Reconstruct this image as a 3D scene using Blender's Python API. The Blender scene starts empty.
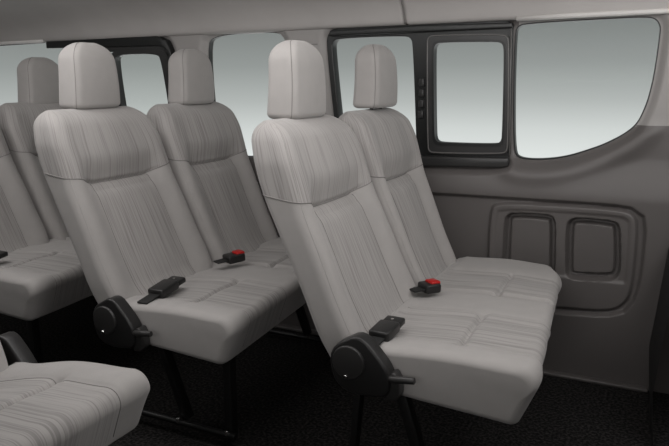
import bpy, bmesh, math
import numpy as np
from mathutils import Vector, Matrix
S = bpy.context.scene
COL = S.collection

# ------------------------------------------------------------------ materials
def newmat(name):
    m = bpy.data.materials.new(name); m.use_nodes = True
    nt = m.node_tree; nt.nodes.clear()
    out = nt.nodes.new('ShaderNodeOutputMaterial')
    b = nt.nodes.new('ShaderNodeBsdfPrincipled')
    nt.links.new(b.outputs[0], out.inputs[0])
    return m, nt, b, out

def plain(name, col, rough=.5, metal=0, bump=0, bscale=400, var=0, vscale=6, spec=.5, sheen=0):
    m, nt, b, out = newmat(name)
    b.inputs['Base Color'].default_value = (*col, 1)
    b.inputs['Roughness'].default_value = rough
    b.inputs['Metallic'].default_value = metal
    b.inputs['Specular IOR Level'].default_value = spec
    b.inputs['Sheen Weight'].default_value = sheen
    tc = nt.nodes.new('ShaderNodeTexCoord')
    if var:
        n = nt.nodes.new('ShaderNodeTexNoise'); n.inputs['Scale'].default_value = vscale
        n.inputs['Detail'].default_value = 4
        nt.links.new(tc.outputs['Object'], n.inputs['Vector'])
        r = nt.nodes.new('ShaderNodeValToRGB')
        r.color_ramp.elements[0].position = .3; r.color_ramp.elements[1].position = .7
        r.color_ramp.elements[0].color = (*[c*(1-var) for c in col], 1)
        r.color_ramp.elements[1].color = (*[c*(1+var) for c in col], 1)
        nt.links.new(n.outputs[0], r.inputs[0]); nt.links.new(r.outputs[0], b.inputs['Base Color'])
    if bump:
        n = nt.nodes.new('ShaderNodeTexNoise'); n.inputs['Scale'].default_value = bscale
        n.inputs['Detail'].default_value = 2
        nt.links.new(tc.outputs['Object'], n.inputs['Vector'])
        bp = nt.nodes.new('ShaderNodeBump'); bp.inputs['Strength'].default_value = bump
        bp.inputs['Distance'].default_value = .002
        nt.links.new(n.outputs[0], bp.inputs['Height']); nt.links.new(bp.outputs[0], b.inputs['Normal'])
    return m

def striped(name, base, dark, scale, shear=0.0, warp=.008, uv=False):
    # woven cloth with fine wavy wood-grain lines
    m, nt, b, out = newmat(name)
    b.inputs['Roughness'].default_value = .85
    b.inputs['Specular IOR Level'].default_value = .2
    b.inputs['Sheen Weight'].default_value = .25
    tc = nt.nodes.new('ShaderNodeTexCoord')
    wv = nt.nodes.new('ShaderNodeTexNoise'); wv.inputs['Scale'].default_value = 7; wv.inputs['Detail'].default_value = 1
    nt.links.new(tc.outputs['Object'], wv.inputs['Vector'])
    sub = nt.nodes.new('ShaderNodeVectorMath'); sub.operation = 'MULTIPLY_ADD'
    sub.inputs[1].default_value = (warp, warp, warp)
    se = nt.nodes.new('ShaderNodeSeparateXYZ'); cb = nt.nodes.new('ShaderNodeCombineXYZ')
    ml = nt.nodes.new('ShaderNodeMath'); ml.operation = 'MULTIPLY_ADD'; ml.inputs[1].default_value = shear
    nt.links.new(tc.outputs['Object'], se.inputs[0]); nt.links.new(se.outputs[2], ml.inputs[0]); nt.links.new(se.outputs[0], ml.inputs[2])
    nt.links.new(ml.outputs[0], cb.inputs[0]); nt.links.new(se.outputs[1], cb.inputs[1]); nt.links.new(se.outputs[2], cb.inputs[2])
    nt.links.new(wv.outputs['Color'], sub.inputs[0]); nt.links.new(tc.outputs['UV'] if uv else cb.outputs[0], sub.inputs[2])
    mp = nt.nodes.new('ShaderNodeMapping'); mp.inputs['Scale'].default_value = scale
    nt.links.new(sub.outputs[0], mp.inputs['Vector'])
    n = nt.nodes.new('ShaderNodeTexNoise'); n.inputs['Scale'].default_value = 1; n.inputs['Detail'].default_value = 1.5
    n.inputs['Roughness'].default_value = .6
    nt.links.new(mp.outputs[0], n.inputs['Vector'])
    r = nt.nodes.new('ShaderNodeValToRGB'); e = r.color_ramp.elements
    e[0].position = .36; e[0].color = (*dark, 1)
    e[1].position = .5; e[1].color = (*base, 1)
    x = e.new(.62); x.color = (*[c*1.06 for c in base], 1)
    nt.links.new(n.outputs[0], r.inputs[0]); nt.links.new(r.outputs[0], b.inputs['Base Color'])
    return m

FAB = (.40, .382, .370)
M = {}
M['cloth'] = plain('seat_cloth', FAB, .85, bump=.25, bscale=900, var=.03, vscale=25, spec=.2, sheen=.25)
M['grain_back'] = striped('seat_cloth_grained_vertical', (.385, .367, .356), (.292, .277, .267), (230, 4.5, 1), uv=True, warp=.006)
M['grain_cushion'] = striped('seat_cloth_grained_lengthwise', (.385, .367, .356), (.280, .267, .258), (4, 270, 4))
M['seam'] = plain('seam_thread', (.23, .22, .212), .9)
M['plastic'] = plain('dark_moulded_plastic', (.017, .0165, .0165), .36, bump=.15, bscale=700)
M['plastic_soft'] = plain('charcoal_plastic', (.030, .029, .0285), .36, bump=.1, bscale=700)
M['black'] = plain('black_painted_steel', (.008, .008, .008), .45)
M['webbing'] = plain('black_webbing', (.012, .012, .012), .7)
M['chrome'] = plain('bright_metal', (.75, .74, .73), .18, metal=1)
M['red'] = plain('red_plastic', (.50, .012, .010), .35)
M['rubber'] = plain('black_window_rubber', (.014, .015, .015), .35)
M['plastic_bead'] = plain('grey_bead', (.16, .155, .15), .3)
M['lip'] = plain('painted_lip_glow', (.72, .70, .68), .5)  # lining edge made paler: backlit glow put into the colour
M['frame'] = plain('charcoal_window_frame', (.035, .035, .035), .32)
M['trim_dark'] = plain('grey_brown_wall_trim', (.126, .116, .112), .40, bump=.12, bscale=500, var=.02)
M['trim_light'] = plain('light_grey_pillar_trim', (.35, .335, .325), .55, bump=.1, bscale=500)
M['lining'] = plain('headliner_cloth', (.50, .478, .464), .75, bump=.2, bscale=800, var=.03, vscale=9)
M['side_dark'] = plain('black_side_trim', (.010, .010, .010), .6)
# floor carpet
m, nt, b, out = newmat('black_carpet'); M['carpet'] = m
tc = nt.nodes.new('ShaderNodeTexCoord')
n = nt.nodes.new('ShaderNodeTexNoise'); n.inputs['Scale'].default_value = 120; n.inputs['Detail'].default_value = 6
nt.links.new(tc.outputs['Object'], n.inputs['Vector'])
r = nt.nodes.new('ShaderNodeValToRGB'); e = r.color_ramp.elements
e[0].position = .42; e[0].color = (.009, .009, .009, 1); e[1].position = .72; e[1].color = (.055, .051, .049, 1)
nt.links.new(n.outputs[0], r.inputs[0]); nt.links.new(r.outputs[0], b.inputs['Base Color'])
b.inputs['Roughness'].default_value = .95; b.inputs['Specular IOR Level'].default_value = .1
bp = nt.nodes.new('ShaderNodeBump'); bp.inputs['Strength'].default_value = .8; bp.inputs['Distance'].default_value = .004
nt.links.new(n.outputs[0], bp.inputs['Height']); nt.links.new(bp.outputs[0], b.inputs['Normal'])
# glass
m = bpy.data.materials.new('clear_glass'); m.use_nodes = True; nt = m.node_tree; nt.nodes.clear(); M['glass'] = m
out = nt.nodes.new('ShaderNodeOutputMaterial'); mx = nt.nodes.new('ShaderNodeMixShader')
tr = nt.nodes.new('ShaderNodeBsdfTransparent'); tr.inputs[0].default_value = (.98, .985, .982, 1)
gl = nt.nodes.new('ShaderNodeBsdfGlossy'); gl.inputs['Roughness'].default_value = .02
fr = nt.nodes.new('ShaderNodeFresnel'); fr.inputs[0].default_value = 1.06
nt.links.new(fr.outputs[0], mx.inputs[0]); nt.links.new(tr.outputs[0], mx.inputs[1]); nt.links.new(gl.outputs[0], mx.inputs[2])
nt.links.new(mx.outputs[0], out.inputs[0])

# ------------------------------------------------------------------ helpers
def mesh_obj(name, verts, faces, mats, parent=None, smooth=True, fm=None, sharp=None):
    me = bpy.data.meshes.new(name); me.from_pydata([tuple(map(float, v)) for v in verts], [], faces); 
    for mm in (mats if isinstance(mats, (list, tuple)) else [mats]): me.materials.append(M[mm])
    if fm is not None: me.polygons.foreach_set('material_index', fm)
    me.polygons.foreach_set('use_smooth', [smooth]*len(me.polygons))
    bm = bmesh.new(); bm.from_mesh(me); bmesh.ops.recalc_face_normals(bm, faces=bm.faces); bm.to_mesh(me); bm.free()
    if sharp: me.set_sharp_from_angle(angle=math.radians(sharp))
    me.update()
    o = bpy.data.objects.new(name, me); COL.objects.link(o)
    if parent: o.parent = parent
    return o

def empty(name, loc, label, cat, group=None):
    o = bpy.data.objects.new(name, None); COL.objects.link(o); o.location = loc
    o.empty_display_size = .1
    o['label'] = label; o['category'] = cat
    if group: o['group'] = group
    return o

def struct(o): o['kind'] = 'structure'; return o

def bevel_solid(name, build, mat, parent=None, bev=.004, seg=3, sharp=40, mats=None):
    bm = bmesh.new(); build(bm)
    bmesh.ops.recalc_face_normals(bm, faces=bm.faces)
    if bev:
        ed = [e for e in bm.edges if e.is_manifold and e.calc_face_angle(0) > .5]
        bmesh.ops.bevel(bm, geom=ed, offset=bev, segments=seg, affect='EDGES', profile=.5, clamp_overlap=True)
    me = bpy.data.meshes.new(name); bm.to_mesh(me); bm.free()
    me.materials.append(M[mat])
    for p in me.polygons: p.use_smooth = True
    me.set_sharp_from_angle(angle=math.radians(sharp))
    o = bpy.data.objects.new(name, me); COL.objects.link(o)
    if parent: o.parent = parent
    return o

def box_bm(bm, c, ax, ay, az):
    c, ax, ay, az = map(Vector, (c, ax, ay, az)); vs = []
    for k in (-1, 1):
        for i, j in ((-1, -1), (1, -1), (1, 1), (-1, 1)):
            vs.append(bm.verts.new(c + ax*i + ay*j + az*k))
    for f in ((3, 2, 1, 0), (4, 5, 6, 7), (0, 1, 5, 4), (1, 2, 6, 5), (2, 3, 7, 6), (3, 0, 4, 7)):
        bm.faces.new([vs[i] for i in f])

def prism_xz(bm, pts, y0, y1):
    a = [bm.verts.new((x, y0, z)) for x, z in pts]; b = [bm.verts.new((x, y1, z)) for x, z in pts]
    bm.faces.new(a); bm.faces.new(b[::-1]); n = len(pts)
    for i in range(n): bm.faces.new((a[i], b[i], b[(i+1) % n], a[(i+1) % n]))

def cyl_bm(bm, p, q, r, n=20, r2=None):
    p, q = Vector(p), Vector(q); d = (q-p).normalized()
    u = d.orthogonal().normalized(); w = d.cross(u); r2 = r if r2 is None else r2
    a = [bm.verts.new(p + (u*math.cos(t)+w*math.sin(t))*r) for t in [2*math.pi*i/n for i in range(n)]]
    b = [bm.verts.new(q + (u*math.cos(t)+w*math.sin(t))*r2) for t in [2*math.pi*i/n for i in range(n)]]
    bm.faces.new(a); bm.faces.new(b[::-1])
    for i in range(n): bm.faces.new((a[i], b[i], b[(i+1) % n], a[(i+1) % n]))

def tube(name, pts, r, mat, parent=None, closed=False, n=6):
    pts = [Vector(p) for p in pts]; V = []; F = []; m = len(pts)
    prev = None
    for i, p in enumerate(pts):
        a = pts[(i-1) % m] if (closed or i) else p; b = pts[(i+1) % m] if (closed or i < m-1) else p
        t = (b-a).normalized()
        if prev is None: u = t.orthogonal().normalized()
        else: u = (prev - t*prev.dot(t)).normalized()
        prev = u; w = t.cross(u)
        for k in range(n):
            an = 2*math.pi*k/n; V.append(p + (u*math.cos(an)+w*math.sin(an))*r)
    for i in range(m if closed else m-1):
        j = (i+1) % m
        for k in range(n): F.append((i*n+k, j*n+k, j*n+(k+1) % n, i*n+(k+1) % n))
    if not closed:
        F.append(tuple(range(n))[::-1]); F.append(tuple((m-1)*n+k for k in range(n)))
    return mesh_obj(name, V, F, mat, parent)

def loft(rings, closed_ends=True):
    n = len(rings[0]); V = [v for r in rings for v in r]; F = []
    for i in range(len(rings)-1):
        for k in range(n):
            F.append((i*n+k, i*n+(k+1) % n, (i+1)*n+(k+1) % n, (i+1)*n+k))
    if closed_ends:
        F.append(tuple(range(n))[::-1]); F.append(tuple((len(rings)-1)*n+k for k in range(n)))
    return V, F

def sm(a, b, x):
    t = np.clip((x-a)/(b-a), 0, 1); return t*t*(3-2*t)

def interp(tab, z):
    return float(np.interp(z, [t[0] for t in tab], [t[1] for t in tab]))

def smooth_interp(tab, z, w=.03):
    return sum(interp(tab, z+k*w) for k in (-1, -.5, 0, .5, 1))/5

def rrect(hx, hy, rf, rr_, nf=40, nc=8, ns=8, nr=14):
    """rounded rectangle, +x = front. list of (x, y, frontflag) starting rear-left going rear..; counts fixed"""
    rf = min(rf, hx*.98, hy*.98); rr_ = min(rr_, hx*.98, hy*.98); P = []
    for i in range(nf): P.append((hx, -(hy-rf)+2*(hy-rf)*i/nf))
    for i in range(nc): a = math.pi/2*i/nc; P.append((hx-rf+rf*math.cos(a), hy-rf+rf*math.sin(a)))
    for i in range(ns): P.append((hx-rf-(2*hx-rf-rr_)*i/ns, hy))
    for i in range(nc): a = math.pi/2*(1+i/nc); P.append((-hx+rr_+rr_*math.cos(a), hy-rr_+rr_*math.sin(a)))
    for i in range(nr): P.append((-hx, (hy-rr_)-2*(hy-rr_)*i/nr))
    for i in range(nc): a = math.pi/2*(2+i/nc); P.append((-hx+rr_+rr_*math.cos(a), -hy+rr_+rr_*math.sin(a)))
    for i in range(ns): P.append((-hx+rr_+(2*hx-rf-rr_)*i/ns, -hy))
    for i in range(nc): a = math.pi/2*(3+i/nc); P.append((hx-rf+rf*math.cos(a), -hy+rf+rf*math.sin(a)))
    return P

# ------------------------------------------------------------------ bench seat pieces
FRONT = [(.34, .125), (.40, .104), (.50, .056), (.61, .012), (.70, -.026), (.76, -.042), (.82, -.060), (.87, -.082), (.92, -.105)]
REAR = [(.34, .035), (.40, .000), (.50, -.040), (.61, -.088), (.70, -.130), (.76, -.152), (.82, -.168), (.87, -.182), (.92, -.192)]
ZSEAM = .722
ZTOP = .905
def backrest(parent, y0, y1, b0=None, b1=None):
    t0, t1 = y0, y1; b0 = y0 if b0 is None else b0; b1 = y1 if b1 is None else b1
    zs = list(np.linspace(.345, .69, 40)) + list(np.linspace(.696, .75, 16)) + list(np.linspace(.757, .84, 12))
    R = .05
    zs += [ZTOP - R + R*math.sin(t) for t in np.linspace(.06, math.pi/2, 14)]
    rings = []; meta = []
    for z in zs:
        f = smooth_interp(FRONT, z, .02); r = smooth_interp(REAR, z, .02)
        k_ = float(sm(.92, .40, z)); y0 = t0+(b0-t0)*k_; y1 = t1+(b1-t1)*k_; yc = (y0+y1)/2; HY = (y1-y0)/2
        ins = 0
        if z > ZTOP-R: ins = R - math.sqrt(max(0, R*R-(z-(ZTOP-R))**2))
        # shoulders: the outline narrows softly towards the top, the waist is a little narrower
        hy = HY - .004 - .016*float(sm(.80, .90, z)) - ins*.95 - .006*float(sm(.45, .35, z))
        hx = (f-r)/2 - min(ins*.9, (f-r)/2-.004); cx = (f+r)/2 - (.012*ins/R)
        ring = []
        P = rrect(hx, hy, .034, .022)
        for (x, y) in P:
            u = abs(y)/HY
            dx = 0
            if x > 0:
                w = 1-float(sm(.50, .82, u))          # centre panel between the bolsters
                fr_ = x/hx
                if z <= ZSEAM: dep = .026 + .010*float(sm(ZSEAM-.05, ZSEAM-.004, z))
                else: dep = .008 + .030*(1-float(sm(ZSEAM, ZSEAM+.070, z)))
                dep *= float(sm(.345, .42, z)) if z < .42 else 1
                cush = .010*math.cos(min(1, u/.62)*math.pi/2)   # slight crown of the panel
                dx = -w*dep*max(0, fr_)**2 + cush*w*max(0, fr_)**2*(1 if z < ZSEAM-.03 else .6)
                # narrow groove along the seam
                dx -= .011*math.exp(-((z-ZSEAM)/.006)**2)*w*max(0, fr_)
            wz = 0
            if z > .55:
                g = math.exp(-((z-ZSEAM)/.07)**2)
                wz = g*(.016*(.5-.5*x/max(hx, 1e-4)) + (-.026*(1-float(sm(.45, .88, u))) if x > 0 else 0))
            ring.append((cx+x+dx-wz*.40, yc+y, z+wz))
        # soft groove all round at the seam
        rings.append(ring)
    V, F = loft(rings)
    n = len(rings[0]); fm = []
    for i in range(len(rings)-1):
        for k in range(n):
            mid = k < 40 and 7 <= k < 33
            fm.append(1 if (zs[i] >= ZSEAM-.002 or mid) else 0)
    fm += [0, 1]
    o = mesh_obj('backrest', V, F, ['cloth', 'grain_back'], parent, fm=fm)
    # cloth direction: u runs round the back, v runs up it
    R0 = rings[30]; cu = [0]
    for k in range(n): cu.append(cu[-1] + (Vector(R0[(k+1) % n])-Vector(R0[k])).length)
    uvl = o.data.uv_layers.new(name='UVMap').data; off = abs(y0)*7.3
    for p in o.data.polygons:
        ks = [o.data.loops[li].vertex_index % n for li in p.loop_indices]
        wrap = (0 in ks) and (n-1 in ks) and len(ks) == 4
        for li, k in zip(p.loop_indices, ks):
            i = o.data.loops[li].vertex_index//n
            uvl[li].uv = (cu[n] if (wrap and k == 0) else cu[k], zs[i]+off)
    # stitched seams lying in the surface
    def col(k, i0, i1): return [Vector(rings[i][k]) for i in range(i0, i1)]
    iseam = min(range(len(zs)), key=lambda i: abs(zs[i]-ZSEAM))
    tube("seam", [Vector(rings[iseam][k]) for k in range(n)], .0016, 'seam', o, closed=True)
    for k in (7, 33): tube('seam', col(k, 2, iseam), .0011, 'seam', o)
    for k in (0, 48-4): pass
    for k in (n-4, 44):        # front edge welt between bolster and side panel
        tube('seam', col(k, 2, len(zs)-6), .0009, 'cloth', o)
    return o

def headrest(parent, yc, dx=0, dz=0):
    zb, zt = .907+dz, 1.100+dz; rings = []; zs = []
    H = zt-zb
    for t in np.linspace(0, math.pi/2, 8): zs.append(zb + .016*(1-math.cos(t)))
    zs += list(np.linspace(zb+.024, zt-.062, 14))
    for t in np.linspace(.08, math.pi/2, 16): zs.append(zt-.055+.055*math.sin(t))
    for z in zs:
        h = (z-zb)/H
        hy = .091 - .013*h**1.8; hx = .043 - .005*h
        if z < zb+.016: 
            q = .016-math.sqrt(max(0, .016**2-(.016-(z-zb))**2)); hy -= q*.9; hx -= q*.9
        if z > zt-.055:
            q = 1-math.sqrt(max(0, 1-((z-(zt-.055))/.055)**2)); hy -= q*.058; hx -= q*.034
        cx = -.172 + .006*math.sin(h*math.pi) - .004*h + dx
        ring = []
        for (x, y) in rrect(hx, hy, .019, .018, 24, 8, 6, 12):
            u = abs(y)/.088
            b = .007*(1-u*u) if x > 0 else 0
            ring.append((cx+x+b*max(0, x/max(hx, 1e-4)), yc+y, z))
        rings.append(ring)
    V, F = loft(rings)
    o = mesh_obj('headrest', V, F, 'cloth', parent)
    n = len(rings[0])
    for k in (n-5, 28): tube('seam', [rings[i][k] for i in range(1, len(zs)-1)], .0011, 'seam', o)
    for s in (-1, 1):
        pp = bevel_solid('headrest_post', lambda bm: cyl_bm(bm, (-.168+dx, yc+s*.035, .86), (-.170+dx, yc+s*.035, zb+.03), .006), 'plastic', o, bev=0)
    bevel_solid('headrest_guide', lambda bm: box_bm(bm, (-.165+dx, yc, ZTOP-.001), (.016, 0, 0), (0, .022, 0), (0, 0, .006)), 'plastic', o, bev=.003)
    return o

def cushion(parent, seats, L, xf_add=0, slant=.088, x_t=.30, zb=.395, crown=.006):
    """seats: centre-panel y ranges; L: total width. near edge at y=0"""
    ys = [0.0] + list(.028*(1-np.cos(np.linspace(.15, math.pi/2, 8))))
    ys += list(np.linspace(.034, L-.034, int((L-.068)/.0065)))
    ys += list(L-.028*(1-np.cos(np.linspace(math.pi/2, .15, 8)))) + [L]
    NT, NFr, NB, NR, NC = 110, 14, 20, 8, 8
    def section(y):
        xfront = .494 + xf_add - slant*max(0, y-.05)
        if L > .7: xfront -= .03*float(sm(L-.14, L, y))**1.5
        xb = .06
        pts = []
        zt0 = .407 - (.012*float(sm(.35, .885, y)) if L > .7 else 0)
        # corners rear-bottom, rear-top, front-top, front-bottom
        A = Vector((xb, .300)); B = Vector((xb, zb)); C_ = Vector((xfront, zt0)); D = Vector((xfront-.052, .277))
        rt = .028; rb = .018
        def arc(P, Q, R_, r, n):
            d1 = (P-Q).normalized(); d2 = (R_-Q).normalized(); ang = d1.angle(d2)
            tl = r/math.tan(ang/2); c = Q + (d1+d2).normalized()*(r/math.sin(ang/2))
            a = Q+d1*tl; b = Q+d2*tl; va = a-c; vb = b-c; th = va.angle(vb); out = []
            for i in range(n+1):
                s = i/n; out.append(c + (va*math.sin((1-s)*th)+vb*math.sin(s*th))/math.sin(th))
            return out
        a1 = arc(A, B, C_, .02, NC); a2 = arc(B, C_, D, rt, NC*2); a3 = arc(C_, D, A, rb, NC); a4 = arc(D, A, B, .015, 4)
        pts += a1
        pts += [a1[-1].lerp(a2[0], i/NT) for i in range(1, NT)]
        pts += a2
        pts += [a2[-1].lerp(a3[0], i/NFr) for i in range(1, NFr)]
        pts += a3
        pts += [a3[-1].lerp(a4[0], i/NB) for i in range(1, NB)]
        pts += a4
        return pts, xfront
    rings = []; inpan = []
    n_top0 = NC+1; i_front = n_top0+NT-1
    for y in ys:
        pts, xf = section(y)
        ins = 0
        e = min(y, L-y)
        if e < .028: ins = (.028-math.sqrt(max(0, .028**2-(.028-e)**2)))*.75
        cxx, cz = .27, .352
        dpan = min([max(a-y, y-b) for a, b in seats])      # <0 inside a centre panel
        inpan.append(dpan < 0)
        ring = []
        for k, p in enumerate(pts):
            x, z = p
            topk = n_top0 <= k < i_front+NC*2+1
            nx, nz = 0, 1
            if k > i_front: 
                t = min(1, (k-i_front)/(NC*2)); nx, nz = math.sin(t*1.95), math.cos(t*1.95)
            h = 0
            if NC < k < i_front+NC*2+NFr:
                fade = 1.0
                dist = -dpan
                # welt groove along panel edges, pillow inside the panel, fuller bolsters outside
                h -= .0045*math.exp(-(dpan/.0045)**2)
                if dpan < 0: h -= .006*float(sm(0, .03, dist)) - .004*float(sm(.02, .09, dist))
                else: h += .006*math.sin(min(1, dpan/.05)*math.pi/2)
                if L > .7 and abs(y-L/2) < .12 and dpan > 0: h -= .010
                if topk or True:
                    xs = x_t - slant*.35*y
                    if k <= i_front:
                        if dpan < .004: h -= .011*math.exp(-((x-xs)/.0075)**2)
                        else: h -= .004*math.exp(-((x-xs)/.02)**2)*math.exp(-(dpan/.03)**2)
                        for sy in ([seats[0][1], seats[1][0]] if len(seats) > 1 else [seats[0][1]]):
                            h -= .008*math.exp(-((x-xs)**2+(y-sy)**2)/.014**2)
                        h += crown*math.sin(min(1, max(0, (x-.1)/(xf-.12)))*math.pi)**2
                if k > i_front+NC*2: fade = 1-(k-i_front-NC*2)/NFr
                if k > i_front: fade *= 1-.6*min(1, (k-i_front)/(NC*2))
                h *= fade
                if k <= n_top0+6: h *= (k-NC)/(n_top0+6-NC)
            x += nx*h; z += nz*h
            # round the ends over
            dx, dz = x-cxx, z-cz
            x -= math.copysign(ins*.9*float(sm(.10, .20, abs(dx))), dx)
            z -= ins*.85*math.tanh(dz/.025)
            ring.append((x, y, z))
        rings.append(ring)
    V, F = loft(rings); n = len(rings[0]); fm = []
    for j in range(len(ys)-1):
        for k in range(n):
            fm.append(1 if (inpan[j] and inpan[j+1] and NC < k < i_front+NC*2+NFr-1) else 0)
    fm += [0, 0]
    o = mesh_obj('seat_cushion', V, F, ['cloth', 'grain_cushion'], parent, fm=fm)
    for a, b in seats:
        for s in (a, b):
            j = min(range(len(ys)), key=lambda j: abs(ys[j]-s))
            tube('seam', [rings[j][k] for k in range(NC+4, i_front+NC*2+NFr-1)], .0011, 'seam', o)
        ja = min(range(len(ys)), key=lambda j: abs(ys[j]-a)); jb = min(range(len(ys)), key=lambda j: abs(ys[j]-b))
        pts = []
        for j in range(ja, jb+1):
            xs = x_t - slant*.35*ys[j]
            k = min(range(n_top0, i_front), key=lambda k: abs(rings[j][k][0]-xs)); q = rings[j][k]
            pts.append((xs, q[1], q[2]-.0002))
            # lower edge welt of the side panel facing the aisle
    j = 6
    return o

def bar(name, p, q, w, d, parent, mat='black', bev=.003):
    p, q = Vector(p), Vector(q); dr = (q-p); L = dr.length; dr.normalize()
    a = Vector((1, 0, 0)); a = (a-dr*a.dot(dr)); 
    if a.length < .2: a = Vector((0, 0, 1)); a = a-dr*a.dot(dr)
    a.normalize(); b = dr.cross(a)
    return bevel_solid(name, lambda bm: box_bm(bm, (p+q)/2, a*w/2, b*d/2, dr*L/2), mat, parent, bev=bev, seg=2)

COVER = [(.045, .378), (.058, .405), (.083, .421), (.108, .434), (.128, .430), (.146, .413), (.176, .380), (.190, .355), (.188, .306), (.142, .299), (.103, .298), (.071, .308), (.052, .333)]
def recliner(parent, ya, yb, dx=0, dz=0):
    """ya = outer face y, yb = inner face"""
    s = 1 if yb > ya else -1
    pts = [(x+dx, z+dz) for x, z in COVER]
    # round the polygon by one pass of corner cutting
    def cut(P):
        o = []
        for i in range(len(P)):
            a = P[i]; b = P[(i+1) % len(P)]
            o += [(a[0]*.75+b[0]*.25, a[1]*.75+b[1]*.25), (a[0]*.25+b[0]*.75, a[1]*.25+b[1]*.75)]
        return o
    pp = cut(pts)
    c = bevel_solid('recliner_cover', lambda bm: prism_xz(bm, pp, ya, yb), 'plastic', parent, bev=.006, seg=3)
    bevel_solid('pivot_cap', lambda bm: cyl_bm(bm, (.094+dx, ya+s*.004, .372+dz), (.094+dx, ya-s*.006, .372+dz), .040, 40, .038), 'plastic_soft', c, bev=.0025, seg=3)
    sc = bevel_solid('screw', lambda bm: cyl_bm(bm, (.089+dx, ya-s*.004, .340+dz), (.089+dx, ya-s*.010, .340+dz), .0055, 16, .0035), 'chrome', c, bev=.001)
    foot = [(.176+dx, .352+dz), (.196+dx, .362+dz), (.208+dx, .345+dz), (.209+dx, .308+dz), (.200+dx, .296+dz), (.176+dx, .294+dz)]
    bevel_solid('recliner_bracket', lambda bm: prism_xz(bm, foot, ya+s*.010, yb), 'plastic_soft', c, bev=.004)
    def lev(bm):
        cyl_bm(bm, (.182+dx, ya+s*.008, .349+dz), (.200+dx, ya+s*.004, .350+dz), .0055, 16, .008)
        cyl_bm(bm, (.198+dx, ya+s*.004, .350+dz), (.246+dx, ya+s*.004, .356+dz), .0085, 20, .0075)
    bevel_solid('recliner_lever', lev, 'plastic_soft', parent, bev=.0015, seg=2)
    bar('recliner_plate', (.10+dx, yb-s*.004, .41+dz), (.13+dx, yb-s*.004, .30+dz), .07, .006, parent)

def frame_bm(name, ring_o, ring_i, y0, y1, mat, parent, bev=.003):
    n = len(ring_o)
    V = []; F = []
    for R_, y in ((ring_o, y0), (ring_o, y1), (ring_i, y1), (ring_i, y0)): V += [(x, y, z) for x, z in R_]
    for a in range(4):
        b = (a+1) % 4
        for i in range(n): F.append((a*n+i, a*n+(i+1) % n, b*n+(i+1) % n, b*n+i))
    o = mesh_obj(name, V, F, mat, parent, smooth=True, sharp=40)
    return o

def resample(P, n):
    """closed polygon -> smooth, n points starting at index 0 direction"""
    P = np.array(P, float)
    for _ in range(2):
        Q = np.roll(P, -1, 0); P = np.stack([P*.75+Q*.25, P*.25+Q*.75], 1).reshape(-1, 2)
    d = np.linalg.norm(np.roll(P, -1, 0)-P, axis=1); s = np.concatenate([[0], np.cumsum(d)]); PP = np.vstack([P, P[:1]])
    t = np.linspace(0, s[-1], n, endpoint=False)
    return [(float(np.interp(a, s, PP[:, 0])), float(np.interp(a, s, PP[:, 1]))) for a in t]

def radial(P, c, n=160):
    """sample polygon by angle about c so two rings correspond"""
    P = np.array(resample(P, 600)); a = np.arctan2(P[:, 1]-c[1], P[:, 0]-c[0]); o = np.argsort(a); P = P[o]; a = a[o]
    t = np.linspace(-math.pi, math.pi, n, endpoint=False)
    # interpolate periodic
    a3 = np.concatenate([a-2*math.pi, a, a+2*math.pi]); P3 = np.vstack([P, P, P])
    return [(float(np.interp(k, a3, P3[:, 0])), float(np.interp(k, a3, P3[:, 1]))) for k in t]

def belt_stalk(parent, p, direction, up, length, mat_red, tongue=False):
    """buckle lying on the cushion: webbing from the crease, housing, red release button or slotted tongue"""
    p = Vector(p); d = Vector(direction).normalized(); u = Vector(up); u = (u-d*u.dot(d)).normalized(); w = d.cross(u)
    def hous(bm):
        box_bm(bm, p + d*length/2, d*length/2, w*.026, u*.013)
    name = 'seat_belt_buckle'
    stalk = .03 if mat_red else .05
    h = bevel_solid(name, hous, 'plastic', parent, bev=.006, seg=3)
    bevel_solid('webbing', lambda bm: box_bm(bm, p - d*stalk/2 - u*.002, d*(stalk/2+.006), w*.017, u*.0025), 'webbing', h, bev=.001, seg=1)
    if mat_red:
        b_ = bevel_solid('release_button', lambda bm: box_bm(bm, p+d*(length-.013)+u*.012, d*.015, w*.018, u*.007), 'red', h, bev=.004)
        b_['label'] = 'red release button'
    if tongue:
        bevel_solid('latch_plate', lambda bm: box_bm(bm, p+d*(length+.017), d*.019, w*.024, u*.008), 'plastic', h, bev=.005)
        bevel_solid('screw', lambda bm: cyl_bm(bm, p+d*(length+.012)+u*.006, p+d*(length+.012)+u*.011, .004, 12), 'chrome', h, bev=0)
    return h

Y0 = 1.303
XA, XB, XC = -.682, -1.419, -2.171
WALL = 2.263

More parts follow.
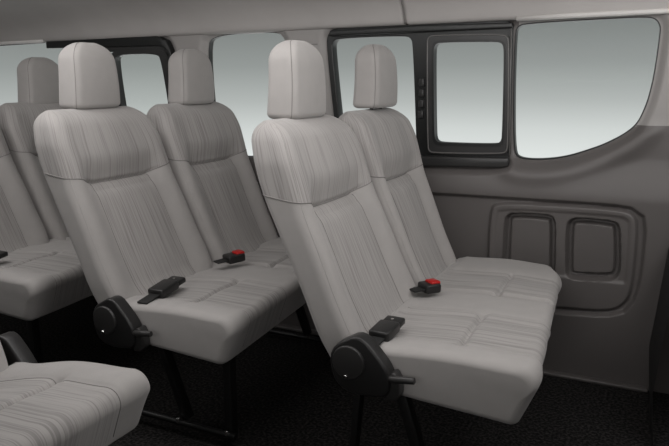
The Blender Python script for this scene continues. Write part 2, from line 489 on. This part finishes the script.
def bench(x, name_label, legs, rails, cush_add=0, buckles=(), rdx=0, rdz=0, backs=((.0, .425, .0, .46), (.455, .890, .47, .88)), cdz=0, back=(0, 0), heads=((0, 0), (0, 0))):
    t = empty('bench_seat', (x, Y0, 0), name_label, 'van seat', 'double seats along the far wall')
    cushion(t, [(.095, .31), (.51, .715)], .885, cush_add).location.z = cdz
    for a in backs:
        o = backrest(t, *a); o.location = (back[0], 0, back[1])
    for yc, hd in zip((.235, .700), heads): headrest(t, yc, *hd)
    recliner(t, -.045, -.004, rdx, rdz)
    bevel_solid('under_frame', lambda bm: [box_bm(bm, (.21, .44, .284), (.13, 0, 0), (0, .36, 0), (0, 0, .012))], 'black', t, bev=.004)
    for (p, q, w) in legs: bar('leg', p, q, w, .03, t)
    for (p, q) in rails:
        rr = bevel_solid('floor_rail', lambda bm: cyl_bm(bm, p, q, .009, 14), 'chrome' if False else 'black', t, bev=0)
        for s in (.03, .5, .93):
            c = Vector(p).lerp(Vector(q), s)
            bevel_solid('bolt', lambda bm: cyl_bm(bm, c+Vector((0, -.004, 0)), c+Vector((0, -.004, .014)), .006, 10), 'chrome', rr, bev=.001)
    for k in buckles: belt_stalk(t, *k[:-2], mat_red=k[-2], tongue=k[-1])
    return t

def std_legs(kind):
    L = []
    for y in (.09, .80):
        if kind == 'A':
            L += [((.055, y, .28), (.030, y, .02), .018), ((.158, y, .27), (.235, y, .02), .026)]
        else:
            L += [((.165, y, .29), (.255, y, .045), .022), ((.405, y, .29), (.402, y, .03), .024)]
    return L

UPV = (0, 0, 1)
bA = bench(XA, 'rightmost grey cloth double seat, its far end beside the pocketed wall panel', std_legs('A'),
           [((-.05, .09, .022), (.36, .09, .022)), ((-.05, .80, .022), (.36, .80, .022))],
           rdx=-.008, backs=((0, .415, .0, .455), (.445, .862, .465, .835)), cdz=-.006, back=(-.018, -.016), heads=((-.018, -.022), (.003, -.014)),
           buckles=[((.120, .040, .406), (.05, 1, .10), UPV, .068, False, True),
                    ((.095, .415, .412), (.6, .8, -.02), UPV, .048, True, False)])
bB = bench(XB, 'middle grey cloth double seat, standing between the leftmost and rightmost double seats', std_legs('B'),
           [((.045, .07, .038), (.43, .07, .038)), ((.045, .80, .030), (.47, .80, .030))], rdx=.012, rdz=-.012, cdz=-.009, heads=((0, -.004), (.018, -.008)),
           buckles=[((.180, .070, .408), (-.05, 1, .12), UPV, .078, False, True),
                    ((.165, .425, .418), (.45, .9, .05), UPV, .06, True, False)])
bC = bench(XC, 'leftmost grey cloth double seat, cut off by the left edge', std_legs('B'),
           [((.045, .07, .038), (.43, .07, .038)), ((.045, .80, .030), (.47, .80, .030))], cush_add=.05, heads=((0, -.018), (0, -.018)),
           buckles=[((.22, .03, .418), (.05, 1, .12), UPV, .085, False, True)])

# single seat across the aisle
XD, YD = -1.335, .455
tD = empty('single_seat', (XD, YD, 0), 'grey cloth single seat at bottom left, only its striped cushion showing', 'van seat')
cushion(tD, [(.09, .385)], .475, .0, slant=.0, x_t=.32, zb=.335, crown=.014).location.z = .036
backrest(tD, .01, .465); headrest(tD, .237)
recliner(tD, .525, .484, -.085, -.005)
bevel_solid('under_frame', lambda bm: box_bm(bm, (.24, .237, .272), (.18, 0, 0), (0, .20, 0), (0, 0, .012)), 'black', tD, bev=.004)
for y in (.06, .41):
    bar('leg', (.225, y, .28), (.30, y, .045), .026, .03, tD); bar('leg', (.42, y, .275), (.42, y, .03), .028, .03, tD)
    bevel_solid('floor_rail', lambda bm: cyl_bm(bm, (.03, y, .022), (.45, y, .022), .009, 14), 'black', tD, bev=0)

# ------------------------------------------------------------------ side wall as a moulded panel
W1 = [(-.444, 1.152), (-.312, 1.155), (-.197, 1.156), (-.099, 1.156), (-.072, 1.15), (-.057, 1.129), (-.055, 1.107), (-.061, .99), (-.07, .925), (-.078, .89), (-.096, .839), (-.13, .805), (-.185, .772), (-.231, .752), (-.308, .724), (-.392, .713), (-.452, .716), (-.470, .735), (-.480, .909), (-.484, 1.12), (-.476, 1.146)]
W2 = [(-1.122, 1.158), (-.797, 1.161), (-.511, 1.158), (-.494, 1.151), (-.491, 1.129), (-.484, .714), (-.488, .690), (-.774, .680), (-1.085, .664), (-1.108, .686), (-1.155, 1.104), (-1.147, 1.145)]
W3 = [(-1.665, 1.160), (-1.383, 1.164), (-1.344, 1.142), (-1.332, 1.105), (-1.286, .717), (-1.304, .69), (-1.643, .673), (-1.685, .704), (-1.708, 1.120)]
W4 = [(-3.40, 1.151), (-2.575, 1.165), (-1.947, 1.164), (-1.886, 1.142), (-1.864, 1.098), (-1.825, .698), (-1.854, .663), (-3.40, .66)]
def polyr(P, n=240): return np.array(resample(P, n))
def sdf(P, X, Z):
    P = np.asarray(P); d = np.full(X.shape, 1e9); ins = np.zeros(X.shape, bool)
    for i in range(len(P)):
        ax, az = P[i]; bx, bz = P[(i+1) % len(P)]
        ex, ez = bx-ax, bz-az; wx, wz = X-ax, Z-az
        t = np.clip((wx*ex+wz*ez)/(ex*ex+ez*ez+1e-12), 0, 1)
        d = np.minimum(d, np.hypot(wx-ex*t, wz-ez*t))
        c = (az > Z) != (bz > Z)
        if az != bz: ins ^= c & (X < (bx-ax)*(Z-az)/(bz-az)+ax)
    return np.where(ins, -d, d)
wins = [polyr(w, 150) for w in (W1, W2, W3, W4)]
RECESS = polyr([(-3.5, .578), (-1.5, .583), (-.70, .588), (-.20, .590), (-.105, .587), (-.074, .578), (-.057, .560), (-.050, .530), (-.050, .45), (-.054, .33), (-.075, .262), (-.12, .228), (-.30, .218), (-.50, .205), (-1.5, .205), (-3.5, .205)], 160)
SURR = polyr([(-.535, .545), (-.505, .573), (-.30, .578), (-.125, .578), (-.088, .566), (-.070, .535), (-.072, .33), (-.088, .275), (-.135, .240), (-.302, .232), (-.489, .218), (-.530, .235)], 120)
PK1 = polyr([(-.481, .50), (-.476, .53), (-.45, .540), (-.34, .542), (-.322, .532), (-.316, .50), (-.309, .28), (-.314, .245), (-.33, .236), (-.45, .228), (-.475, .236), (-.480, .26)], 80)
PK2 = polyr([(-.281, .50), (-.276, .528), (-.25, .540), (-.155, .538), (-.128, .530), (-.121, .50), (-.113, .39), (-.118, .358), (-.14, .344), (-.24, .336), (-.268, .340), (-.276, .365)], 80)
def height(X, Z):
    """y offset of the moulded panel, negative = towards the cabin"""
    h = np.zeros(X.shape)
    # belly: the trim swells into the cabin below the glass, then drops to the flat lower panel
    h += -.030*sm(.74, .60, Z)*1.0 + .0*Z
    h += .022*sm(.60, .50, Z)*0
    dw = np.minimum.reduce([sdf(w, X, Z) for w in wins])
    # soft rolled lip round each opening
    h += .020*(1-sm(0, .030, dw))
    # sill swell under the quarter window
    h += -.012*np.exp(-((sdf(wins[0], X, Z)-.045)/.028)**2)*sm(.86, .80, Z)
    r = sdf(RECESS, X, Z)
    h += .020*sm(.007, -.007, r)
    s = sdf(SURR, X, Z)
    h += -.014*sm(.005, -.007, s) + .005*sm(-.016, -.028, s)*sm(.335, .35, Z)
    for k in (sdf(PK1, X, Z), sdf(PK2, X, Z)):
        h += .034*sm(.004, -.006, k) - .016*sm(-.012, -.022, k)
    h += .012*sm(.03, 0, Z)*0
    return h
xs = np.concatenate([np.arange(-3.40, -.80, .008), np.arange(-.80, .10, .0030), np.arange(.10, .452, .008)])
zs = np.concatenate([np.arange(0, .20, .008), np.arange(.20, .62, .0030), np.arange(.62, 1.167, .0050), [1.170]])
X, Z = np.meshgrid(xs, zs, indexing='ij')
DW = np.minimum.reduce([sdf(w, X, Z) for w in wins])
cx_ = (X[:-1, :-1]+X[1:, 1:])/2; cz_ = (Z[:-1, :-1]+Z[1:, 1:])/2
DC = (DW[:-1, :-1]+DW[1:, :-1]+DW[:-1, 1:]+DW[1:, 1:])/4
keep = DC > 0
touchK = np.zeros(X.shape, bool); touchR = np.zeros(X.shape, bool)
for di in (0, 1):
    for dj in (0, 1):
        touchK[di:di+keep.shape[0], dj:dj+keep.shape[1]] |= keep
        touchR[di:di+keep.shape[0], dj:dj+keep.shape[1]] |= ~keep
bd = touchK & touchR
for _ in range(2):
    x, z = X[bd], Z[bd]; e = 5e-4
    def D(x, z): return np.minimum.reduce([sdf(w, x, z) for w in wins])
    d0 = D(x, z); gx = (D(x+e, z)-D(x-e, z))/(2*e); gz = (D(x, z+e)-D(x, z-e))/(2*e); g = np.maximum(gx*gx+gz*gz, .3)
    X[bd] = x-d0*gx/g; Z[bd] = z-d0*gz/g
Hh = height(X, Z)
# boundary between the dark lower trim and the light pillar trim
def split(x): return np.interp(x, [-3.5, -.9, -.6, -.502, -.500, -.470, -.467, -.12, -.09, .5], [.688, .688, .80, .80, 1.2, 1.2, .80, .825, .836, .820])
def wall_part(name, mask, mat):
    idx = -np.ones(X.shape, int); ii, jj = np.nonzero(mask)
    use = np.zeros(X.shape, bool)
    for di in (0, 1):
        for dj in (0, 1): use[ii+di, jj+dj] = True
    idx[use] = np.arange(use.sum())
    V = np.stack([X[use], WALL+Hh[use], Z[use]], 1)
    F = np.stack([idx[ii, jj], idx[ii+1, jj], idx[ii+1, jj+1], idx[ii, jj+1]], 1)
    # give the panel its thickness along every free edge
    E = {}
    for f in F.tolist():
        for a in range(4):
            p, q = f[a], f[(a+1) % 4]
            if (q, p) in E: del E[(q, p)]
            else: E[(p, q)] = 1
    V = V.tolist(); F = F.tolist(); back = {}
    for (p, q) in E:
        for v in (p, q):
            if v not in back: back[v] = len(V); V.append([V[v][0], WALL+.055, V[v][2]])
        F.append([q, p, back[p], back[q]])
    me = bpy.data.meshes.new(name); me.from_pydata(V, [], F); me.materials.append(M[mat])
    me.polygons.foreach_set('use_smooth', [True]*len(F)); me.update()
    me.set_sharp_from_angle(angle=math.radians(50))
    o = bpy.data.objects.new(name, me); COL.objects.link(o); return struct(o)
low = cz_ < split(cx_)
wall_part('wall_left', keep & low, 'trim_dark')
wall_part('trim_1', keep & ~low, 'trim_light')

# glass and frames
def window(num):
    o = bpy.data.objects.new('window_%d' % num, None); COL.objects.link(o); return struct(o)
def pane(par, P, y, name='glass'):
    P = resample(P, 120)
    return bevel_solid(name, lambda bm: prism_xz(bm, P, y, y+.004), 'glass', par, bev=0)
def poly_center(P): P = np.array(P); return ((P[:, 0].min()+P[:, 0].max())/2, (P[:, 1].min()+P[:, 1].max())/2)
def shrink(P, d):
    P = np.array(resample(P, 200)); t = np.roll(P, -1, 0)-np.roll(P, 1, 0); t /= np.linalg.norm(t, axis=1)[:, None]
    n = np.stack([-t[:, 1], t[:, 0]], 1); area = np.sum(P[:, 0]*np.roll(P[:, 1], -1)-np.roll(P[:, 0], -1)*P[:, 1])
    if area < 0: n = -n
    return [tuple(p) for p in (P+n*d)]
def gasket(par, P, d, y0, y1, name='rubber_seal'):
    o = resample(P, 200); i = shrink(P, d)
    return frame_bm(name, o, i, y0, y1, 'rubber', par)
w1 = window(1); pane(w1, W1, WALL+.042); gasket(w1, W1, .004, WALL+.026, WALL+.05)
w3 = window(3); pane(w3, W3, WALL+.042); gasket(w3, W3, .002, WALL+.026, WALL+.05)
w4 = window(4); pane(w4, W4, WALL+.046); gasket(w4, W4, .004, WALL+.026, WALL+.05)

# window 2: black frame with a fixed pane and a sliding sash
def plate_with_holes(name, outer, holes, y0, y1, mat, par, bev=.003):
    cu = bpy.data.curves.new(name, 'CURVE'); cu.dimensions = '2D'; cu.fill_mode = 'BOTH'
    cu.extrude = (y1-y0)/2-bev; cu.bevel_depth = bev; cu.bevel_resolution = 2
    for P in [outer]+holes:
        sp = cu.splines.new('POLY'); sp.points.add(len(P)-1)
        for i, (x, z) in enumerate(P): sp.points[i].co = (x, z, 0, 1)
        sp.use_cyclic_u = True
    o = bpy.data.objects.new(name, cu); COL.objects.link(o)
    dg = bpy.context.evaluated_depsgraph_get(); me = bpy.data.meshes.new_from_object(o.evaluated_get(dg))
    bpy.data.objects.remove(o)
    me.transform(Matrix(((1, 0, 0, 0), (0, 0, -1, (y0+y1)/2), (0, 1, 0, 0), (0, 0, 0, 1))))
    me.materials.clear(); me.materials.append(M[mat])
    for p in me.polygons: p.use_smooth = True
    me.set_sharp_from_angle(angle=math.radians(40))
    ob = bpy.data.objects.new(name, me); COL.objects.link(ob); ob.parent = par; return ob
w2 = window(2)
fix = resample([(-1.115, 1.129), (-.855, 1.129), (-.830, 1.120), (-.822, 1.095), (-.803, .735), (-.806, .71), (-.83, .697), (-1.07, .690), (-1.09, .70), (-1.100, .73), (-1.139, 1.09), (-1.135, 1.118)], 120)
so = resample([(-.748, 1.127), (-.519, 1.121), (-.497, 1.114), (-.491, 1.095), (-.480, .760), (-.484, .738), (-.504, .73), (-.74, .724), (-.758, .730), (-.764, .75), (-.773, 1.095), (-.769, 1.12)], 160)
c2 = (-.625, .925)
si = resample([(-.725, 1.101), (-.535, 1.097), (-.513, 1.092), (-.507, 1.070), (-.502, .790), (-.506, .770), (-.524, .763), (-.715, .762), (-.733, .768), (-.738, .79), (-.747, 1.07), (-.743, 1.095)], 160)
plate_with_holes('window_frame', shrink(W2, -.002), [fix, shrink(so, .004)], WALL+.008, WALL+.048, 'rubber', w2)
sash = frame_bm('sliding_sash', radial(so, c2), radial(si, c2), WALL-.004, WALL+.030, 'frame', w2)
mid = [((a[0]*.5+b[0]*.5), (a[1]*.5+b[1]*.5)) for a, b in zip(radial(so, c2), radial(si, c2))]
frame_bm('sash_rubber', [(m_[0]*.45+b[0]*.55, m_[1]*.45+b[1]*.55) for m_, b in zip(mid, radial(si, c2))], [(b[0]+(c2[0]-b[0])*.012, b[1]+(c2[1]-b[1])*.012) for b in radial(si, c2)], WALL-.007, WALL+.026, 'rubber', w2)
pane(w2, si, WALL+.018); pane(w2, fix, WALL+.038)
tube('sash_bead', [(a[0], WALL-.005, a[1]) for a in shrink(so, .004)], .0022, 'plastic_bead', w2, closed=True)
for k in range(4):
    bevel_solid('sash_latch', lambda bm: box_bm(bm, (-.789+.0005*k, WALL+.004, .86+.036*k), (.009, 0, 0), (0, .010, 0), (0, 0, .013)), 'frame', w2, bev=.003)
bevel_solid('sill_channel', lambda bm: prism_xz(bm, [(-.79, .716), (-.478, .722), (-.476, .694), (-.50, .688), (-.79, .680)], WALL-.016, WALL+.02), 'frame', w2, bev=.006)
bevel_solid('top_channel', lambda bm: prism_xz(bm, [(-1.14, 1.134), (-1.135, 1.154), (-.8, 1.157), (-.486, 1.153), (-.484, 1.136)], WALL-.010, WALL+.02), 'rubber', w2, bev=.004)
tube('edge_bead', [(-.4895, WALL-.001, 1.135), (-.4865, WALL-.001, 1.0), (-.4775, WALL-.001, .73)], .0026, 'plastic_bead', w2)

# window 4 : sliding door glass with its own sash and dark top rail
s4o = [(-2.17, 1.115), (-1.947, 1.115), (-1.895, 1.102), (-1.878, 1.066), (-1.840, .74), (-1.870, .697), (-2.14, .679), (-2.175, .708), (-2.205, 1.085)]
s4i = [(-2.16, 1.095), (-1.945, 1.094), (-1.918, 1.07), (-1.880, .747), (-1.900, .725), (-2.118, .71), (-2.14, .732), (-2.178, 1.07)]
c4 = (-2.02, .9)
frame_bm('sliding_sash', radial(s4o, c4), radial(s4i, c4), WALL-.004, WALL+.030, 'frame', w4)
pane(w4, s4i, WALL+.018)
bevel_solid('top_rail', lambda bm: prism_xz(bm, [(-2.569, 1.162), (-1.93, 1.164), (-1.882, 1.146), (-1.860, 1.10), (-1.838, .90), (-1.858, .90), (-1.880, 1.09), (-1.90, 1.118), (-1.94, 1.124), (-2.569, 1.132)], WALL-.014, WALL+.022), 'rubber', w4, bev=.004)
bevel_solid('top_rail_step', lambda bm: prism_xz(bm, [(-2.42, 1.130), (-1.885, 1.130), (-1.875, 1.085), (-1.905, 1.096), (-1.94, 1.104), (-2.42, 1.108)], WALL-.003, WALL+.022), 'frame', w4, bev=.003)

# ------------------------------------------------------------------ ceiling lining (coved), seam and painted lip glow
prof = [(2.318, 1.160), (2.262, 1.160), (2.250, 1.163), (2.243, 1.172), (2.238, 1.186), (2.225, 1.215), (2.195, 1.250), (2.14, 1.285), (2.05, 1.320), (1.9, 1.352), (1.6, 1.385), (1.0, 1.41), (.3, 1.42), (-.5, 1.42)]
xs_c = [-3.4] + list(np.linspace(-3.2, -.86, 20)) + [-.852, -.848, -.845, -.842, -.838, -.83] + list(np.linspace(-.80, .45, 12))
V = []; F = []
for x in xs_c:
    g = .006*math.exp(-((x+.845)/.004)**2)
    for i, (y, z) in enumerate(prof): V.append((x, y+g, z+g))
npf = len(prof)
for i in range(len(xs_c)-1):
    for k in range(npf-1): F.append((i*npf+k, i*npf+k+1, (i+1)*npf+k+1, (i+1)*npf+k))
o = mesh_obj('ceiling', V, F, 'lining'); struct(o)
md = o.modifiers.new('thickness', 'SOLIDIFY'); md.thickness = .012; md.offset = 1
o = tube('trim_3', [(-.845, y-.0005, z-.0005) for y, z in prof[2:10]], .0022, 'seam'); struct(o)

o = tube('trim_6', [(-1.30, WALL-.0004, 1.106), (-1.19, WALL-.0004, 1.108)], .0016, 'seam'); struct(o)
o = tube('lip_glow_1', [(-3.38, 2.245, 1.163), (-2.58, 2.245, 1.164)], .007, 'lip'); struct(o)  # pale tube painting the bright glow along the ceiling lip, left
o = tube('lip_glow_2', [(-.47, 2.245, 1.162), (-.3, 2.245, 1.164), (-.09, 2.245, 1.164), (.3, 2.245, 1.163)], .008, 'lip'); struct(o)  # same painted glow above the quarter window
# ------------------------------------------------------------------ floor, baseboard, right-hand dark side trim
def slab(name, x0, x1, y0, y1, z0, z1, mat, bev=0):
    o = bevel_solid(name, lambda bm: box_bm(bm, ((x0+x1)/2, (y0+y1)/2, (z0+z1)/2), ((x1-x0)/2, 0, 0), (0, (y1-y0)/2, 0), (0, 0, (z1-z0)/2)), mat, None, bev=bev)
    return struct(o)
slab('floor', -3.4, .45, -.55, 2.30, -.03, 0, 'carpet')
slab('wall_right_blocker', -3.4, .45, -.60, -.55, -.03, .94, 'trim_dark', .01)  # unseen low wall, added to block world light from the near side
slab('wall_front_blocker', -3.45, -3.40, -.60, 2.32, -.03, 1.42, 'trim_light', .01)  # unseen end wall, added to keep world light out on the left
slab('wall_back_blocker', .45, .50, -.60, 2.26, -.03, .90, 'trim_dark', .01)  # unseen low end wall, added to cut world light from the right
slab('baseboard_left', -3.4, -.002, 2.208, 2.236, 0, .012, 'trim_dark', .004)

# dark moulded edge of the rear opening, right
edge = [(.003, 0), (-.006, .10), (-.010, .157), (.000, .263), (.011, .392), (.018, .47), (.040, .53), (.08, .575), (.45, .60)]
V = []; F = []
lay = [(2.262, 0), (2.20, .000), (2.0, .008), (1.86, .020)]
for (y, dx) in lay:
    for (x, z) in edge: V.append((x+dx, y, z))
m_ = len(edge)
for i in range(len(lay)-1):
    for k in range(m_-1): F.append((i*m_+k, i*m_+k+1, (i+1)*m_+k+1, (i+1)*m_+k))
o = mesh_obj('trim_2', V, F, 'side_dark'); struct(o)

# ------------------------------------------------------------------ camera
cam = bpy.data.cameras.new('camera'); co = bpy.data.objects.new('camera', cam); COL.objects.link(co)
cam.sensor_width = 36; cam.lens = 36.41; cam.clip_start = .05
Rr = Vector((.89583889, .44426152, -.01021692)); Uu = Vector((-.08306416, .18999386, .97826514)); Bk = Vector((.43654671, -.8755193, .2071061))
mw = Matrix((Rr, Uu, Bk)).transposed().to_4x4(); mw.translation = (0, 0, .980); co.matrix_world = mw
S.camera = co

# ------------------------------------------------------------------ light
w = bpy.data.worlds.new('world'); S.world = w; w.use_nodes = True; nt = w.node_tree; nt.nodes.clear()
out = nt.nodes.new('ShaderNodeOutputWorld'); bg = nt.nodes.new('ShaderNodeBackground')
tc = nt.nodes.new('ShaderNodeTexCoord'); sp = nt.nodes.new('ShaderNodeSeparateXYZ'); rp = nt.nodes.new('ShaderNodeValToRGB')
ad = nt.nodes.new('ShaderNodeMath'); ad.operation = 'MULTIPLY_ADD'; ad.inputs[1].default_value = 2; ad.inputs[2].default_value = .5
nt.links.new(tc.outputs['Generated'], sp.inputs[0]); nt.links.new(sp.outputs[2], ad.inputs[0]); nt.links.new(ad.outputs[0], rp.inputs[0])
# z = (fac-.5)/2
e = rp.color_ramp.elements
def zc(z): return .5+2*z
e[0].position = 0; e[0].color = (.80, .82, .81, 1)
e[1].position = 1; e[1].color = (.22, .235, .23, 1)
for z, c in ((-.11, (.78, .81, .797)), (-.07, (.65, .68, .668)), (-.03, (.46, .485, .475)), (.02, (.305, .325, .317)), (.07, (.225, .240, .234))):
    x = e.new(zc(z)); x.color = (*c, 1)
nt.links.new(rp.outputs[0], bg.inputs[0]); bg.inputs[1].default_value = 1.0; nt.links.new(bg.outputs[0], out.inputs[0])

def area(name, loc, target, sx, sy, power, col=(1, 1, 1)):
    l = bpy.data.lights.new(name, 'AREA'); l.shape = 'RECTANGLE'; l.size = sx; l.size_y = sy; l.energy = power; l.color = col
    o = bpy.data.objects.new(name, l); COL.objects.link(o); o.location = loc
    o.rotation_euler = (Vector(target)-Vector(loc)).to_track_quat('-Z', 'Y').to_euler(); return o
area('near_side_fill', (.0, -1.5, 1.2), (-1.0, 2.2, 1.05), 3.0, .7, 27, (1, .975, .965))  # added fill light beyond the unseen near side
area('right_end_fill', (1.7, .3, 1.15), (-1.2, 1.8, .95), 1.3, .6, 5, (1, .975, .965))  # added fill from past the right end, over the low wall
area('rear_top_fill', (.30, 1.55, 1.33), (-.70, 1.75, .72), .5, .5, 4.8, (1, .975, .965))  # added local fill for the rightmost seat, no fitting modelled
area('cabin_top_fill', (-1.2, 1.15, 1.375), (-1.2, 1.3, 0), 2.6, .3, 10.5, (1, .975, .965))  # added overhead fill along the cabin, no fitting modelled

vs = S.view_settings; vs.view_transform = 'Standard'; vs.look = 'None'; vs.gamma = 1; vs.exposure = 0; vs.use_curve_mapping = False
